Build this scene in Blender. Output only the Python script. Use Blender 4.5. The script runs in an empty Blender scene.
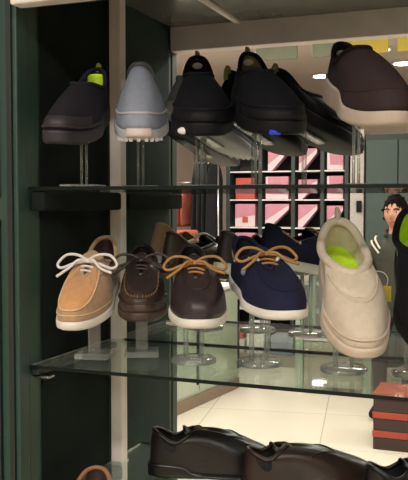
import bpy, bmesh, math, random
from math import sin, cos, pi, sqrt, radians, atan, exp
from mathutils import Vector, Matrix, Euler
random.seed(7)
SC = bpy.context.scene
COL = SC.collection

# ------------------------------------------------------------------ materials
def lin(c):
    return tuple(((v/255)/12.92 if v/255 <= .04045 else (((v/255)+.055)/1.055)**2.4) for v in c)

MATS = {}
def mat(name, rgb, rough=.6, var=.12, scale=40, bump=.0, metal=0, spec=.5, bscale=None, emit=0, sheen=0, coat=0):
    if name in MATS: return MATS[name]
    m = bpy.data.materials.new(name); m.use_nodes = True
    nt = m.node_tree; N = nt.nodes; Lk = nt.links
    b = N['Principled BSDF']
    c = lin(rgb)
    b.inputs['Roughness'].default_value = rough
    b.inputs['Metallic'].default_value = metal
    b.inputs['Specular IOR Level'].default_value = spec
    if sheen: b.inputs['Sheen Weight'].default_value = sheen
    if coat: b.inputs['Coat Weight'].default_value = coat
    tc = N.new('ShaderNodeTexCoord')
    n = N.new('ShaderNodeTexNoise'); n.inputs['Scale'].default_value = scale; n.inputs['Detail'].default_value = 4
    Lk.new(tc.outputs['Object'], n.inputs['Vector'])
    r = N.new('ShaderNodeValToRGB')
    r.color_ramp.elements[0].position = .3; r.color_ramp.elements[1].position = .7
    r.color_ramp.elements[0].color = (*[x*(1-var) for x in c], 1)
    r.color_ramp.elements[1].color = (*[min(1, x*(1+var)) for x in c], 1)
    Lk.new(n.outputs['Fac'], r.inputs['Fac']); Lk.new(r.outputs['Color'], b.inputs['Base Color'])
    if bump:
        n2 = N.new('ShaderNodeTexNoise'); n2.inputs['Scale'].default_value = bscale or scale*8; n2.inputs['Detail'].default_value = 3
        Lk.new(tc.outputs['Object'], n2.inputs['Vector'])
        bp = N.new('ShaderNodeBump'); bp.inputs['Strength'].default_value = bump; bp.inputs['Distance'].default_value = .002
        Lk.new(n2.outputs['Fac'], bp.inputs['Height']); Lk.new(bp.outputs['Normal'], b.inputs['Normal'])
    if emit:
        b.inputs['Emission Color'].default_value = (*c, 1); b.inputs['Emission Strength'].default_value = emit
    MATS[name] = m
    return m

def glass(name, tint, gloss=1.0, haze=0.0, hazecol=(220, 225, 220), k=1.0):
    """thin architectural glass: transparent, tinted, Fresnel gloss, some haze"""
    if name in MATS: return MATS[name]
    m = bpy.data.materials.new(name); m.use_nodes = True
    nt = m.node_tree; N = nt.nodes; Lk = nt.links
    N.remove(N['Principled BSDF']); out = N['Material Output']
    t = N.new('ShaderNodeBsdfTransparent'); t.inputs['Color'].default_value = (*lin(tint), 1)
    g = N.new('ShaderNodeBsdfGlossy'); g.inputs['Roughness'].default_value = .03
    g.inputs['Color'].default_value = (gloss, gloss, gloss, 1)
    f = N.new('ShaderNodeFresnel'); f.inputs['IOR'].default_value = 1.5
    tc = N.new('ShaderNodeTexCoord'); no = N.new('ShaderNodeTexNoise'); no.inputs['Scale'].default_value = 18
    Lk.new(tc.outputs['Object'], no.inputs['Vector'])
    bp = N.new('ShaderNodeBump'); bp.inputs['Strength'].default_value = .02; bp.inputs['Distance'].default_value = .002
    Lk.new(no.outputs['Fac'], bp.inputs['Height']); Lk.new(bp.outputs['Normal'], g.inputs['Normal'])
    mx = N.new('ShaderNodeMixShader')
    ml = N.new('ShaderNodeMath'); ml.operation = 'MULTIPLY'; ml.inputs[1].default_value = k; Lk.new(f.outputs['Fac'], ml.inputs[0]); Lk.new(ml.outputs[0], mx.inputs['Fac']); Lk.new(t.outputs['BSDF'], mx.inputs[1]); Lk.new(g.outputs['BSDF'], mx.inputs[2])
    last = mx
    if haze:
        d = N.new('ShaderNodeBsdfDiffuse'); d.inputs['Color'].default_value = (*lin(hazecol), 1)
        m2 = N.new('ShaderNodeMixShader'); m2.inputs['Fac'].default_value = haze
        Lk.new(mx.outputs['Shader'], m2.inputs[1]); Lk.new(d.outputs['BSDF'], m2.inputs[2]); last = m2
    Lk.new(last.outputs['Shader'], out.inputs['Surface'])
    MATS[name] = m
    return m

def tile_mat():
    m = bpy.data.materials.new('floor_tile'); m.use_nodes = True
    nt = m.node_tree; N = nt.nodes; Lk = nt.links; b = N['Principled BSDF']
    tc = N.new('ShaderNodeTexCoord'); mp = N.new('ShaderNodeMapping')
    mp.inputs['Rotation'].default_value = (0, 0, radians(-10)); mp.inputs['Location'].default_value = (.27, .1, 0)
    Lk.new(tc.outputs['Object'], mp.inputs['Vector'])
    br = N.new('ShaderNodeTexBrick'); br.offset = 0; br.inputs['Scale'].default_value = 1
    br.inputs['Brick Width'].default_value = .8; br.inputs['Row Height'].default_value = .8
    br.inputs['Mortar Size'].default_value = .004; br.inputs['Mortar Smooth'].default_value = .2
    br.inputs['Color1'].default_value = (*lin((212, 204, 184)), 1); br.inputs['Color2'].default_value = (*lin((205, 197, 177)), 1)
    br.inputs['Mortar'].default_value = (*lin((176, 168, 150)), 1)
    Lk.new(mp.outputs['Vector'], br.inputs['Vector'])
    Lk.new(br.outputs['Color'], b.inputs['Base Color'])
    b.inputs['Roughness'].default_value = .22
    return m

# ------------------------------------------------------------------ mesh builder
class MB:
    def __init__(s): s.v = []; s.f = []; s.sm = []
    def add(s, vs, fs, smooth=False):
        o = len(s.v); s.v += [tuple(v) for v in vs]
        for f in fs: s.f.append([i+o for i in f]); s.sm.append(smooth)
        return s
    def box(s, x0, x1, y0, y1, z0, z1, M=None):
        vs = [(x, y, z) for z in (z0, z1) for y in (y0, y1) for x in (x0, x1)]
        if M: vs = [M @ Vector(v) for v in vs]
        return s.add(vs, [(0, 2, 3, 1), (4, 5, 7, 6), (0, 1, 5, 4), (2, 6, 7, 3), (0, 4, 6, 2), (1, 3, 7, 5)])
    def grid(s, rows, cyc=False, smooth=True, flip=False, cap0=False, cap1=False):
        n = len(rows[0]); vs = [p for r in rows for p in r]; fs = []
        for i in range(len(rows)-1):
            for j in range(n if cyc else n-1):
                k = (j+1) % n
                q = (i*n+j, i*n+k, (i+1)*n+k, (i+1)*n+j)
                fs.append(q[::-1] if flip else q)
        if cap0: fs.append(tuple(range(n)) if flip else tuple(range(n))[::-1])
        if cap1:
            q = tuple(range((len(rows)-1)*n, len(rows)*n)); fs.append(q[::-1] if flip else q)
        return s.add(vs, fs, smooth)
    def tube(s, pts, r, n=8, closed=False, flat=1.0):
        pts = [Vector(p) for p in pts]; N = len(pts)
        rs = r if isinstance(r, (list, tuple)) else [r]*N
        rows = []; prev = None
        for i, p in enumerate(pts):
            a = pts[(i-1) % N] if (closed or i > 0) else p
            b = pts[(i+1) % N] if (closed or i < N-1) else p
            t = (b-a).normalized() if (b-a).length > 1e-9 else Vector((0, 0, 1))
            if prev is None:
                u = t.orthogonal().normalized()
            else:
                u = prev - t*prev.dot(t)
                u = u.normalized() if u.length > 1e-6 else t.orthogonal().normalized()
            prev = u; w = t.cross(u)
            rows.append([p + (u*cos(2*pi*k/n) + w*sin(2*pi*k/n)*flat)*rs[i] for k in range(n)])
        if closed: rows.append(rows[0]); return s.grid(rows, cyc=True)
        return s.grid(rows, cyc=True, cap0=True, cap1=True)
    def lathe(s, prof, n=24, c=(0, 0, 0)):
        rows = [[(c[0]+r*cos(2*pi*k/n), c[1]+r*sin(2*pi*k/n), c[2]+z) for k in range(n)] for r, z in prof]
        return s.grid(rows, cyc=True, cap0=True, cap1=True)
    def ball(s, c, rx, ry, rz, n=14, M=None):
        rows = []
        for i in range(n//2+1):
            a = pi*i/(n//2) - pi/2; rr = max(cos(a), 1e-3)
            rows.append([(rx*rr*cos(2*pi*k/n), ry*rr*sin(2*pi*k/n), rz*sin(a)) for k in range(n)])
        c = Vector(c)
        rows = [[c + ((M @ Vector(p)) if M else Vector(p)) for p in r] for r in rows]
        return s.grid(rows, cyc=True, cap0=True, cap1=True)
    def build(s, name, m, parent=None, bevel=0, solid=0, loc=None):
        me = bpy.data.meshes.new(name); me.from_pydata(s.v, [], s.f)
        me.polygons.foreach_set('use_smooth', s.sm); me.materials.append(m)
        bm = bmesh.new(); bm.from_mesh(me); bmesh.ops.recalc_face_normals(bm, faces=bm.faces[:]); bm.to_mesh(me); bm.free()
        o = bpy.data.objects.new(name, me); COL.objects.link(o)
        if parent: o.parent = parent
        if loc: o.location = loc
        if bevel:
            md = o.modifiers.new('bevel', 'BEVEL'); md.width = bevel; md.segments = 2; md.limit_method = 'ANGLE'
        if solid:
            md = o.modifiers.new('solid', 'SOLIDIFY'); md.thickness = solid; md.offset = -1
        return o

def tag(o, label=None, cat=None, group=None, kind=None):
    if label: o['label'] = label
    if cat: o['category'] = cat
    if group: o['group'] = group
    if kind: o['kind'] = kind
    return o

def thing(name, label, cat, loc=(0, 0, 0), rot=(0, 0, 0), group=None):
    o = bpy.data.objects.new(name, None); o.empty_display_size = .05
    COL.objects.link(o); o.location = loc; o.rotation_euler = rot
    return tag(o, label, cat, group)

def copy_tree(o, parent=None):
    c = o.copy(); COL.objects.link(c)
    if parent: c.parent = parent
    for ch in list(o.children): copy_tree(ch, c)
    return c

def struct(name, mb, m, **k):
    return tag(mb.build(name, m, **k), kind='structure')

# ------------------------------------------------------------------ colours
GREEN = mat('green_paint', (44, 68, 58), .5, .10, 6, .15, bscale=60)
DGREEN = mat('dark_green_paint', (28, 38, 34), .5, .12, 8, .1, bscale=60)
LINEG = mat('dark_green_lining', (40, 54, 47), .9, .15, 9, .3, spec=.2, bscale=200)
SHADE_LEDGE = mat('painted_shade_and_ledge', (22, 29, 26), .95, .3, 9, .3, spec=.15, bscale=200)  # near-black: shade painted onto the end panels, also the dark ledge colour
FASCIA = mat('cream_laminate', (226, 216, 210), .45, .03, 10)
PALEWOOD = mat('pale_wood', (230, 218, 209), .55, .08, 14, .1)
GREYPANEL = mat('grey_panel', (98, 98, 92), .25, .08, 5)
BEIGE = mat('beige_plaster', (212, 198, 186), .8, .03, 3)
CEIL = mat('beige_ceiling', (214, 202, 190), .8, .03, 3)
WHITE = mat('white_laminate', (222, 218, 212), .5, .04, 10)
SHELFGLASS = glass('shelf_glass', (243, 249, 245), k=.32, haze=.03)
GLASSEDGE = mat('glass_edge', (12, 24, 21), .3, .1, 20, spec=.25)
ACRYL = glass('clear_acrylic', (238, 242, 240), 1.0, .15, (235, 238, 236), k=1.0)
METAL = mat('brushed_metal', (170, 170, 168), .3, .05, 60, metal=1)
TILE = tile_mat()

# ------------------------------------------------------------------ room shell
X0, X1, Y0, Y1, ZC = -3.7, 3.2, -3.2, 9.5, 2.75
struct('floor', MB().box(X0-.1, X1+.1, Y0-.1, Y1+.1, -.1, 0), TILE)
struct('ceiling', MB().box(X0-.1, X1+.1, Y0-.1, Y1+.1, ZC, ZC+.1), CEIL)
struct('wall_back', MB().box(X0-.1, X1+.1, Y1, Y1+.1, 0, ZC), BEIGE)
struct('wall_front', MB().box(X0-.1, X1+.1, Y0-.1, Y0, 0, ZC), BEIGE)
struct('wall_left', MB().box(X0-.1, X0, Y0, Y1, 0, ZC), BEIGE)
struct('wall_right', MB().box(X1, X1+.1, Y0, Y1, 0, ZC), BEIGE)

# ------------------------------------------------------------------ display unit
YF, YM, YB = 1.184, 1.495, 1.806       # shelf front, middle, back
XL, XR = -.797, .45
ZU, ZM, ZB = 1.478, 1.166, .905        # glass tops: upper, middle, bottom
unit = thing('display_unit', 'dark green shoe display unit with cream top board, its back mirror built as an opening', 'display unit', (0, 0, 0))  # the mirror back is left open; its reflections are solid copies
def uadd(name, mb, m, **k): return mb.build(name, m, unit, **k)

def side(xa, xb, inner, sgn):
    # end panel; front lining is near-black, shade put into its colour
    uadd('end_panel', MB().box(xa, xb, YF+.002, YB, 0, 1.95), GREEN, bevel=.002)
    for y0, y1, m in ((YF+.04, YM-.02, SHADE_LEDGE), (YM+.02, YB-.02, LINEG)):
        uadd('inner_lining', MB().box(inner, inner+sgn*.003, y0, y1, .03, 1.872), m)
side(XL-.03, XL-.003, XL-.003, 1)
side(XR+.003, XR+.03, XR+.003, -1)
# pilasters with recessed arched panel; the rear pair are mirror images
for sx, xin in ((-1, XL-.0), (1, XR+.0)):
    w = .30
    xa, xb = (xin-w, xin) if sx < 0 else (xin, xin+w)
    for yy0, yy1, ys in ((YF-.03, YF, -1), (YB, YB+.03, 1)):
        p = MB().box(xa, xb, yy0, yy1, 0, 2.12)
        pil = uadd('pilaster', p, GREEN, bevel=.003)
        yo = yy0 if ys < 0 else yy1
        mo = MB()
        def fr(x0, x1, z0, z1, t=.012):
            ya, yb = (yo-.008, yo+.001) if ys < 0 else (yo-.001, yo+.008)
            mo.box(x0, x0+t, ya, yb, z0, z1); mo.box(x1-t, x1, ya, yb, z0, z1)
            mo.box(x0, x1, ya, yb, z0, z0+t); mo.box(x0, x1, ya, yb, z1-t, z1)
            # arched head inside the frame
            yc = yo-.004*1 if ys < 0 else yo+.004
            r = (x1-x0)/2-.03
            pts = [((x0+x1)/2+r*cos(a), yc, z1-.03-r+r*sin(a)) for a in [pi*k/16 for k in range(17)]]
            pts += [((x0+x1)/2-r, yc, z0+.03), ((x0+x1)/2+r, yc, z0+.03)]
            mo.tube(pts, .005, 6, closed=True)
        fr(xa+.035, xb-.035, .15, 1.42); fr(xa+.035, xb-.035, 1.46, 2.05)
        mo.box(xb-.018 if sx < 0 else xa+.008, xb-.008 if sx < 0 else xa+.018, min(yo, yo+ys*.006), max(yo, yo+ys*.006), 0, 2.1)
        mo.build('moulding', DGREEN, pil, bevel=.002)
# top board and ceiling of the unit, the fascia's mirror image as a rear beam
uadd('fascia', MB().box(XL+.010, XR-.010, YF-.062, YF-.031, 1.776, 2.12), FASCIA, bevel=.003)
uadd('fascia_backing', MB().box(XL, XR, YF-.030, YF+.0, 1.784, 2.12), DGREEN)
uadd('top_panel', MB().box(XL, XR, YF, YB-.001, 1.875, 1.895), GREYPANEL)
uadd('reflected_fascia', MB().box(XL, XR, YB-.012, YB+.03, 1.817, 2.12), PALEWOOD, bevel=.002)
for x in (-.62,):
    uadd('ceiling_batten', MB().box(x-.006, x+.006, YF+.01, YB-.02, 1.868, 1.8745), PALEWOOD)
for xa in (XL, XR-.026):
    uadd('upright', MB().box(xa, xa+.026, YM-.013, YM+.013, 0, 1.874), PALEWOOD, bevel=.002)
# ledges that carry the upper glass, clips under the others
for z, th, dp, m in ((ZU-.0065, .036, .030, SHADE_LEDGE), (ZM-.0065, .012, .016, DGREEN), (ZB-.0065, .03, .03, DGREEN)):
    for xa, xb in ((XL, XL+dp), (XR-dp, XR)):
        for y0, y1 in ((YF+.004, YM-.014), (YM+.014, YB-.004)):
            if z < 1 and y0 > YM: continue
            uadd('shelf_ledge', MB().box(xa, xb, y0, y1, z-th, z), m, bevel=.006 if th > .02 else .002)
for xa in (XL, XR-.03):
    for y in (YF+.012, YB-.04):
        uadd('shelf_clip', MB().box(xa, xa+.03, y, y+.022, ZM-.026, ZM-.021), METAL, bevel=.002)
uadd('plinth', MB().box(XL, XR, YF+.0, YF+.02, 0, .3), DGREEN)

def shelf(y0, y1, z, label):
    x0, x1, t = XL+.001, XR-.001, .006
    if abs(z-ZB) < .01 and y0 < YM: pass
    r = thing('glass_shelf', label, 'shelf', ((x0+x1)/2, (y0+y1)/2, z-t), group='glass shelves of the shoe display')
    hx, hy = (x1-x0)/2, (y1-y0)/2
    n, q = .027, .0015   # notches where the uprights pass
    def edge(o):         # right-hand outline from front to back
        a0, a1 = -hy+q, hy-q
        pts = []
        lo, hi = YM-.014-(y0+y1)/2, YM+.014-(y0+y1)/2
        if lo <= -hy+.001: pts = [(o-n, a0), (o-n, hi), (o, hi), (o, a1)]
        elif hi >= hy-.001: pts = [(o, a0), (o, lo), (o-n, lo), (o-n, a1)]
        else: pts = [(o, a0), (o, lo), (o-n, lo), (o-n, hi), (o, hi), (o, a1)]
        return pts
    rt = edge(hx); out = rt+[(-x, y) for x, y in rt[::-1]]; N = len(out)
    MB().add([(x, y, z_) for z_ in (0, t) for x, y in out], [tuple(range(N))[::-1], tuple(range(N, 2*N))]+[(k, (k+1) % N, N+(k+1) % N, N+k) for k in range(N)]).build('pane', SHELFGLASS, r)
    MB().box(-rt[0][0], rt[0][0], -hy, -hy+q, 0, t).build('polished_edge', GLASSEDGE, r)
    MB().box(-rt[-1][0], rt[-1][0], hy-q, hy, 0, t).build('polished_edge', GLASSEDGE, r)
    return r
shelf(YF, YM-.001, ZU, 'glass shelf at eye level under the front row of slip-on shoes')
shelf(YM+.001, YB, ZU, 'mirror image of the eye level glass shelf, under the reflected shoes')  # reflection of the front upper pane, built as a second shelf
shelf(YF, YM-.001, ZM, 'glass shelf with dark green edge under the laced boat shoes')
shelf(YM+.001, YB, ZM, 'mirror image of the glass shelf under the laced boat shoes, carrying reflected shoes')  # reflection of the front middle pane, built as a second shelf
shelf(YF-.20, 1.63, ZB, 'lowest glass shelf, carrying dark leather shoes lying side on')

# ------------------------------------------------------------------ shoes
def smooth(a, b, x):
    t = max(0, min(1, (x-a)/(b-a))); return t*t*(3-2*t)
def interp(tab, x):
    if x <= tab[0][0]: return tab[0][1]
    for (a, p), (b, q) in zip(tab, tab[1:]):
        if x <= b:
            t = (x-a)/(b-a); t = t*t*(3-2*t); return p+(q-p)*t
    return tab[-1][1]

class Shoe:
    def __init__(s, **k):
        s.L = .285; s.W = 1.0; s.sole_h = ((0, .026), (.4, .022), (1, .018)); s.spring = .010
        s.flare = 1.03; s.blunt = .72
        s.xa = .40; s.xf = .60; s.slot = .009
        s.zc = ((.03, .084), (.22, .062), (.42, .088), (.62, .072)); s.hw = .030
        s.boxy = .74            # exponent of the rise (smaller = boxier toe)
        s.lean = 1.0
        s.__dict__.update(k)
    def sp(s, x): t = max(0, (x/s.L-.72)/.28); return s.spring*t*t
    def halfw(s, t):
        return s.W*interp(((0, .034), (.12, .036), (.40, .036), (.70, .050), (.9, .047), (1, .044)), t)
    def out(s, ph, k=1.0):
        t = (1+cos(ph))/2; sg = 1 if sin(ph) >= 0 else -1
        y = sg*abs(sin(ph))**s.blunt*s.halfw(t)*k
        # inner side a little straighter than the outer
        y += .004*s.W*sin(pi*t)
        x = s.L/2+(t-.5)*s.L*(1+(k-1)*.5)
        return x, y
    def hs(s, x): return interp(s.sole_h, x/s.L)
    def collar(s, ph):
        u = (1+cos(ph))/2; x0 = .010; xf = s.xf*s.L; xa = s.xa*s.L
        x = x0+(xf-x0)*u; xm = (x0+xa)/2; a = (xa-x0)/2
        e = 1-((x-xm)/a)**2
        y = s.hw*e**.55 if e > 0 else 0
        if s.xf > s.xa+.02 and x > xm:
            y = max(y, s.slot*max(0, 1-((x-xm)/(xf-xm))**6)**.5)
        sg = 1 if sin(ph) >= 0 else -1
        return Vector((x, sg*y, interp([(p*s.L, q) for p, q in s.zc], x)))
    def P(s, ph, v):
        x, y = s.out(ph, .97); zs = s.hs(x)-.003; c = s.collar(ph)
        fr = max(0, cos(ph))
        a = 1-cos(v*pi/2)**s.lean
        b = sin(v*pi/2)**(1-(1-s.boxy)*fr)
        X = x+(c.x-x)*a; Y = y+(c.y-y)*a; Z = zs+(c.z-zs)*b
        return Vector((X, Y, Z+s.sp(X)))
    def nrm(s, ph, v):
        e = 1e-3
        a = s.P(ph+e, v)-s.P(ph-e, v); b = s.P(ph, min(1, v+e))-s.P(ph, v-e)
        n = a.cross(b)
        return n.normalized() if n.length > 1e-12 else Vector((0, 0, 1))
    def Q(s, ph, v, off): return s.P(ph, v)+s.nrm(ph, v)*off
    def patch(s, fa, fb, off, nph=40, nv=14, pm=1.0, p0=None):
        """raised panel: ph in [p0,pm], v from fa(ph) to fb(ph)"""
        p0 = -pm if p0 is None else p0
        rows = []
        for i in range(nph+1):
            ph = p0+(pm-p0)*i/nph; va, vb = fa(ph), fb(ph)
            r = []
            for j in range(nv+1):
                v = va+(vb-va)*j/nv
                o = off*min(1, 4*min(j/nv+.02, 1.02-j/nv, i/nph+.02, 1.02-i/nph)*2)
                r.append(s.Q(ph, v, o))
            rows.append(r)
        return MB().grid(rows)
    def ridge(s, fv, off, r, pm, p0=None, n=48):
        p0 = -pm if p0 is None else p0
        return MB().tube([s.Q(p0+(pm-p0)*i/n, fv(p0+(pm-p0)*i/n), off) for i in range(n+1)], r, 6)

def build_shoe(name, label, cat, sh, M, root_group, laces=None, bow=True, apron=None, extra=None, insole=None, foxing=None, rows=3, tongue=True, collar_r=.0042):
    """M: dict sole, upper, lining"""
    r = thing(name, label, cat, group=root_group)
    piv = Vector((.45*sh.L, 0, 0))
    def bd(mb, n, m, **k):
        mb.v = [tuple(Vector(v)-piv) for v in mb.v]
        return mb.build(n, m, k.pop('parent', r), **k)
    n = 72; PH = [2*pi*i/n for i in range(n)]
    # outsole
    rows_ = []
    for k, dz, top in ((.93, 0, 0), (sh.flare-.005, .003, 0), (sh.flare, .007, 0), (sh.flare, -.005, 1), (sh.flare-.012, -.001, 1), (.95, 0, 1)):
        rr = []
        for ph in PH:
            x, y = sh.out(ph, k); z = (sh.hs(x) if top else 0)+dz
            rr.append((x, y, z+sh.sp(x)))
        rows_.append(rr)
    bd(MB().grid(rows_, cyc=True, cap0=True, cap1=True), 'outsole', M['sole'])
    # upper
    NV = 18
    rows_ = [[sh.P(ph, v/NV) for ph in PH] for v in range(NV+1)]
    bd(MB().grid(rows_, cyc=True), 'upper', M['upper'], solid=.0015)
    # lining and insole
    ln = []
    for q in range(7):
        f = q/6; rr = []
        for ph in PH:
            c = sh.collar(ph); x, y = sh.out(ph, .80)
            u = (1+cos(ph))/2; xi = .014+(sh.xf*sh.L-.014)*u
            _t = math.acos(max(-1, min(1, 2*xi/sh.L-1))); yi = sh.out(_t, .8)[1]*(1 if y >= 0 else -1)*max(.05, abs(sin(ph)))**.3
            z0 = sh.hs(xi)+.004
            g = f*f*(3-2*f)
            rr.append((c.x+(xi-c.x)*g, c.y*.94+(yi*.95-c.y*.94)*g*.8, c.z+.001+(z0-c.z)*f+sh.sp(c.x)))
        ln.append(rr)
    bd(MB().grid(ln, cyc=True, flip=True), 'lining', M['lining'])
    il = ln[-2] if insole else ln[-1]
    bd(MB().grid([il, [(p[0]*.98+.002, p[1]*.5, p[2]+.001) for p in il]], cyc=True, cap1=True), 'insole', insole or M['lining'])
    # padded rim around the opening
    cpts = [sh.collar(ph)+Vector((0, 0, sh.sp(sh.collar(ph).x))) for ph in PH]
    pts = []
    for p in cpts:
        if not pts or (p-pts[-1]).length > .0015: pts.append(p)
    bd(MB().tube(pts, collar_r, 8, closed=True), 'collar', M.get('collar', M['upper']))
    xa, xf = sh.xa*sh.L, sh.xf*sh.L
    zt = lambda x: interp([(p*sh.L, q) for p, q in sh.zc], x)+sh.sp(x)
    if tongue and xf > xa+.01:
        g = []
        for i in range(15):
            f = i/14; x = xf+.012-(xf+.012-(xa-.026))*f
            z = zt(min(x, xf))-.004+.004*smooth(.5, .8, f)+.022*smooth(.68, 1, f)
            if x > xf: z -= (x-xf)*.55
            w = (.017+.007*f)*(1-.5*smooth(.85, 1, f)**2)
            g.append([(x, w*j/4, z-.009*(j/4)**2) for j in range(-4, 5)])
        bd(MB().grid(g), 'tongue', M.get('tongue', M['upper']), solid=.003)
    if apron:
        am, pm, st, ss, off, edge = apron
        fa = lambda ph: st+(ss-st)*abs(ph/pm)**2.2
        bd(sh.patch(fa, lambda ph: .97, off, 44, 12, pm), 'toe_panel', am)
        if edge: bd(sh.ridge(fa, off*.6, .0017, pm), 'apron_seam', edge)
    if laces:
        for k in range(rows):
            f = (k+.5)/rows; x = xf-.006-(xf-.006-(xa+.004))*f
            z = zt(x); w = sh.slot+.010
            pts = [Vector((x+.004*(t/6), w*t/6, z+.0055-.0065*(abs(t)/6)**2.2)) for t in range(-6, 7)]
            bd(MB().tube(pts, .0028, 7, flat=.7), 'lace', laces)
        if bow:
            kx = xa+.012; kz = zt(kx)+.010; K = Vector((kx, 0, kz)); b = MB()
            b.ball(K, .006, .007, .0045)
            for sg in (-1, 1):
                lp = [K, K+Vector((-.004, sg*.018, .009)), K+Vector((-.006, sg*.040, .008)), K+Vector((.004, sg*.054, -.005)), K+Vector((.012, sg*.045, -.010)), K+Vector((.010, sg*.020, -.001)), K]
                b.tube(catmull(lp, 5), .0027, 7)
                ta = [K, K+Vector((.010, sg*.014, .004)), K+Vector((.022, sg*.028, -.006)), K+Vector((.030, sg*.050, -.020 if sg < 0 else -.012))]
                b.tube(catmull(ta, 5), .0026, 7)
            bd(b, 'lace_bow', laces)
    if extra: extra(sh, bd, r)
    return r

def catmull(P, n):
    P = [Vector(p) for p in P]; out = []
    for i in range(len(P)-1):
        a = P[max(0, i-1)]; b = P[i]; c = P[i+1]; d = P[min(len(P)-1, i+2)]
        for k in range(n):
            t = k/n
            out.append(.5*((2*b)+(c-a)*t+(2*a-5*b+4*c-d)*t*t+(3*b-a-3*c+d)*t**3))
    out.append(P[-1]); return out

# shoe materials
NEON = mat('neon_lining', (190, 225, 40), .7, .1, 60, .3)
OLIVE = mat('olive_lining', (128, 128, 70), .8, .1, 60, .3)
WRUB = mat('white_rubber', (226, 220, 210), .55, .03, 30)
CRUB = mat('cream_rubber', (196, 180, 162), .6, .05, 30, .1)
TANL = mat('tan_canvas', (176, 142, 108), .85, .10, 120, .5, bscale=600, sheen=.2)
APR = mat('orange_tan_suede', (206, 152, 100), .9, .08, 90, .4, bscale=500, sheen=.2)
CREAMST = mat('cream_thread', (214, 184, 140), .8, .05, 90)
WLACE = mat('white_lace', (232, 226, 220), .8, .04, 200, .4)
BRLIN = mat('brown_lining', (58, 42, 36), .8, .12, 60, .2)
DBOAT = mat('dark_brown_leather', (50, 38, 34), .42, .18, 60, .25)
DBOAT2 = mat('dark_brown_oiled_leather', (66, 50, 42), .4, .2, 70, .3)
DSOLE = mat('dark_brown_rubber', (62, 48, 42), .5, .1, 50)
BRST = mat('tan_thread', (140, 112, 84), .8, .05, 90)
PLUM = mat('plum_brown_leather', (50, 40, 43), .42, .08, 60, .12)
TLACE = mat('tan_leather_lace', (168, 124, 70), .6, .1, 120, .3)
NAVY = mat('navy_nubuck', (28, 30, 56), .85, .10, 90, .3, bscale=500, spec=.25)
BLKLIN = mat('black_lining', (22, 22, 26), .85, .1, 60, .2)
CREAM = mat('cream_knit', (206, 192, 172), .8, .05, 80, .5, bscale=420)
CREAM2 = mat('cream_ribbed_knit', (212, 198, 176), .85, .06, 80, .7, bscale=300)
CRSOLE = mat('cream_sole', (204, 186, 168), .6, .04, 50)
BLK = mat('black_knit', (13, 14, 20), .85, .18, 90, .4, bscale=450, spec=.2)
BLKS = mat('black_rubber', (16, 16, 20), .6, .1, 40, spec=.2)
GREYK = mat('grey_knit', (140, 146, 160), .85, .06, 90, .5, bscale=420)
GREYS = mat('light_grey_rubber', (184, 182, 186), .6, .04, 40)
GREYW = mat('warm_white_bumper', (206, 192, 184), .6, .04, 40)
GREYLIN = mat('grey_lining', (146, 150, 162), .85, .06, 90)
DGK = mat('charcoal_knit', (32, 30, 37), .85, .12, 90, .4, bscale=450, spec=.2)
DGS = mat('charcoal_rubber', (40, 36, 42), .55, .1, 40)
BRK = mat('brown_knit', (52, 40, 40), .8, .1, 90, .4, bscale=450, spec=.25)
CTHK = mat('cream_thick_sole', (186, 170, 154), .6, .05, 40, .15)
LEATH = mat('polished_brown_leather', (27, 20, 19), .34, .15, 30, .12)
LEATH2 = mat('worn_brown_leather', (46, 31, 27), .36, .15, 30, .12)
LEATH3 = mat('black_polished_leather', (16, 14, 14), .28, .12, 30, .1)
TANLF = mat('tan_loafer_leather', (150, 106, 78), .45, .1, 40, .12)
WLOGO = mat('white_logo', (220, 220, 222), .6, .02, 50)
BLUE = mat('blue_tab', (46, 62, 214), .5, .05, 50)

def logo_disc(bd, c, m, rx=.0015, ry=.010, rz=.006, n='logo_patch'):
    bd(MB().ball(c, rx, ry, rz), n, m)
def heel_tab(sh, bd, m, lab='pull_tab'):
    bd(MB().tube(catmull([(.004, 0, .068), (-.001, 0, .084), (.001, 0, .096), (.007, 0, .092), (.010, 0, .084)], 5), .0052, 8, flat=.6), lab, m)

SNK = dict(sole_h=((0, .032), (.4, .027), (1, .022)), xa=.50, xf=.50, hw=.025, boxy=.80, lean=1.9, zc=((.03, .089), (.24, .066), (.50, .082)), spring=.012)

PROTO = {}
def ex_T1(sh, bd, r):
    bd(sh.ridge(lambda p: .06, .001, .003, 1.9), 'sole_welt', DGS)
    bd(sh.patch(lambda p: .05, lambda p: .22, .0015, 40, 4, 1.0), 'toe_bumper', DGS)
    heel_tab(sh, bd, NEON)
    bd(MB().grid([[Vector((.0175+.012*(abs(a)/4)**2, a*.0045, .058+.024*b/4)) for a in range(-4, 5)] for b in range(5)]), 'heel_lining', NEON, solid=.001)
PROTO['T1'] = lambda: build_shoe('slip_on_shoe', 'charcoal slip-on trainer at the far left of the upper shelf, by the dark end panel', 'shoe',
    Shoe(W=.92, **SNK), dict(sole=DGS, upper=DGK, lining=BLKLIN, collar=DGK), 'shoes on the upper shelf', extra=ex_T1)
def ex_T2(sh, bd, r):
    rr = []
    for k, z in ((1.05, .005), (1.055, .010), (1.045, .017), (.99, .021)):
        rr.append([(lambda q: (q[0]+.001, q[1], z+sh.sp(q[0])))(sh.out(-.36+.72*i/20, k)) for i in range(21)])
    bd(MB().grid(rr), 'toe_bumper', GREYW, solid=.003)
    lug = MB()
    for i in range(9):
        x, y = sh.out(-.75+1.5*i/8, 1.0)
        lug.box(x-.006, x+.004, y-.003, y+.003, sh.sp(x)-.0015, sh.sp(x)+.004)
    bd(lug, 'tread', GREYS)
    bd(sh.ridge(lambda p: .17, .0005, .0022, 1.7), 'sole_welt', GREYS)
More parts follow.
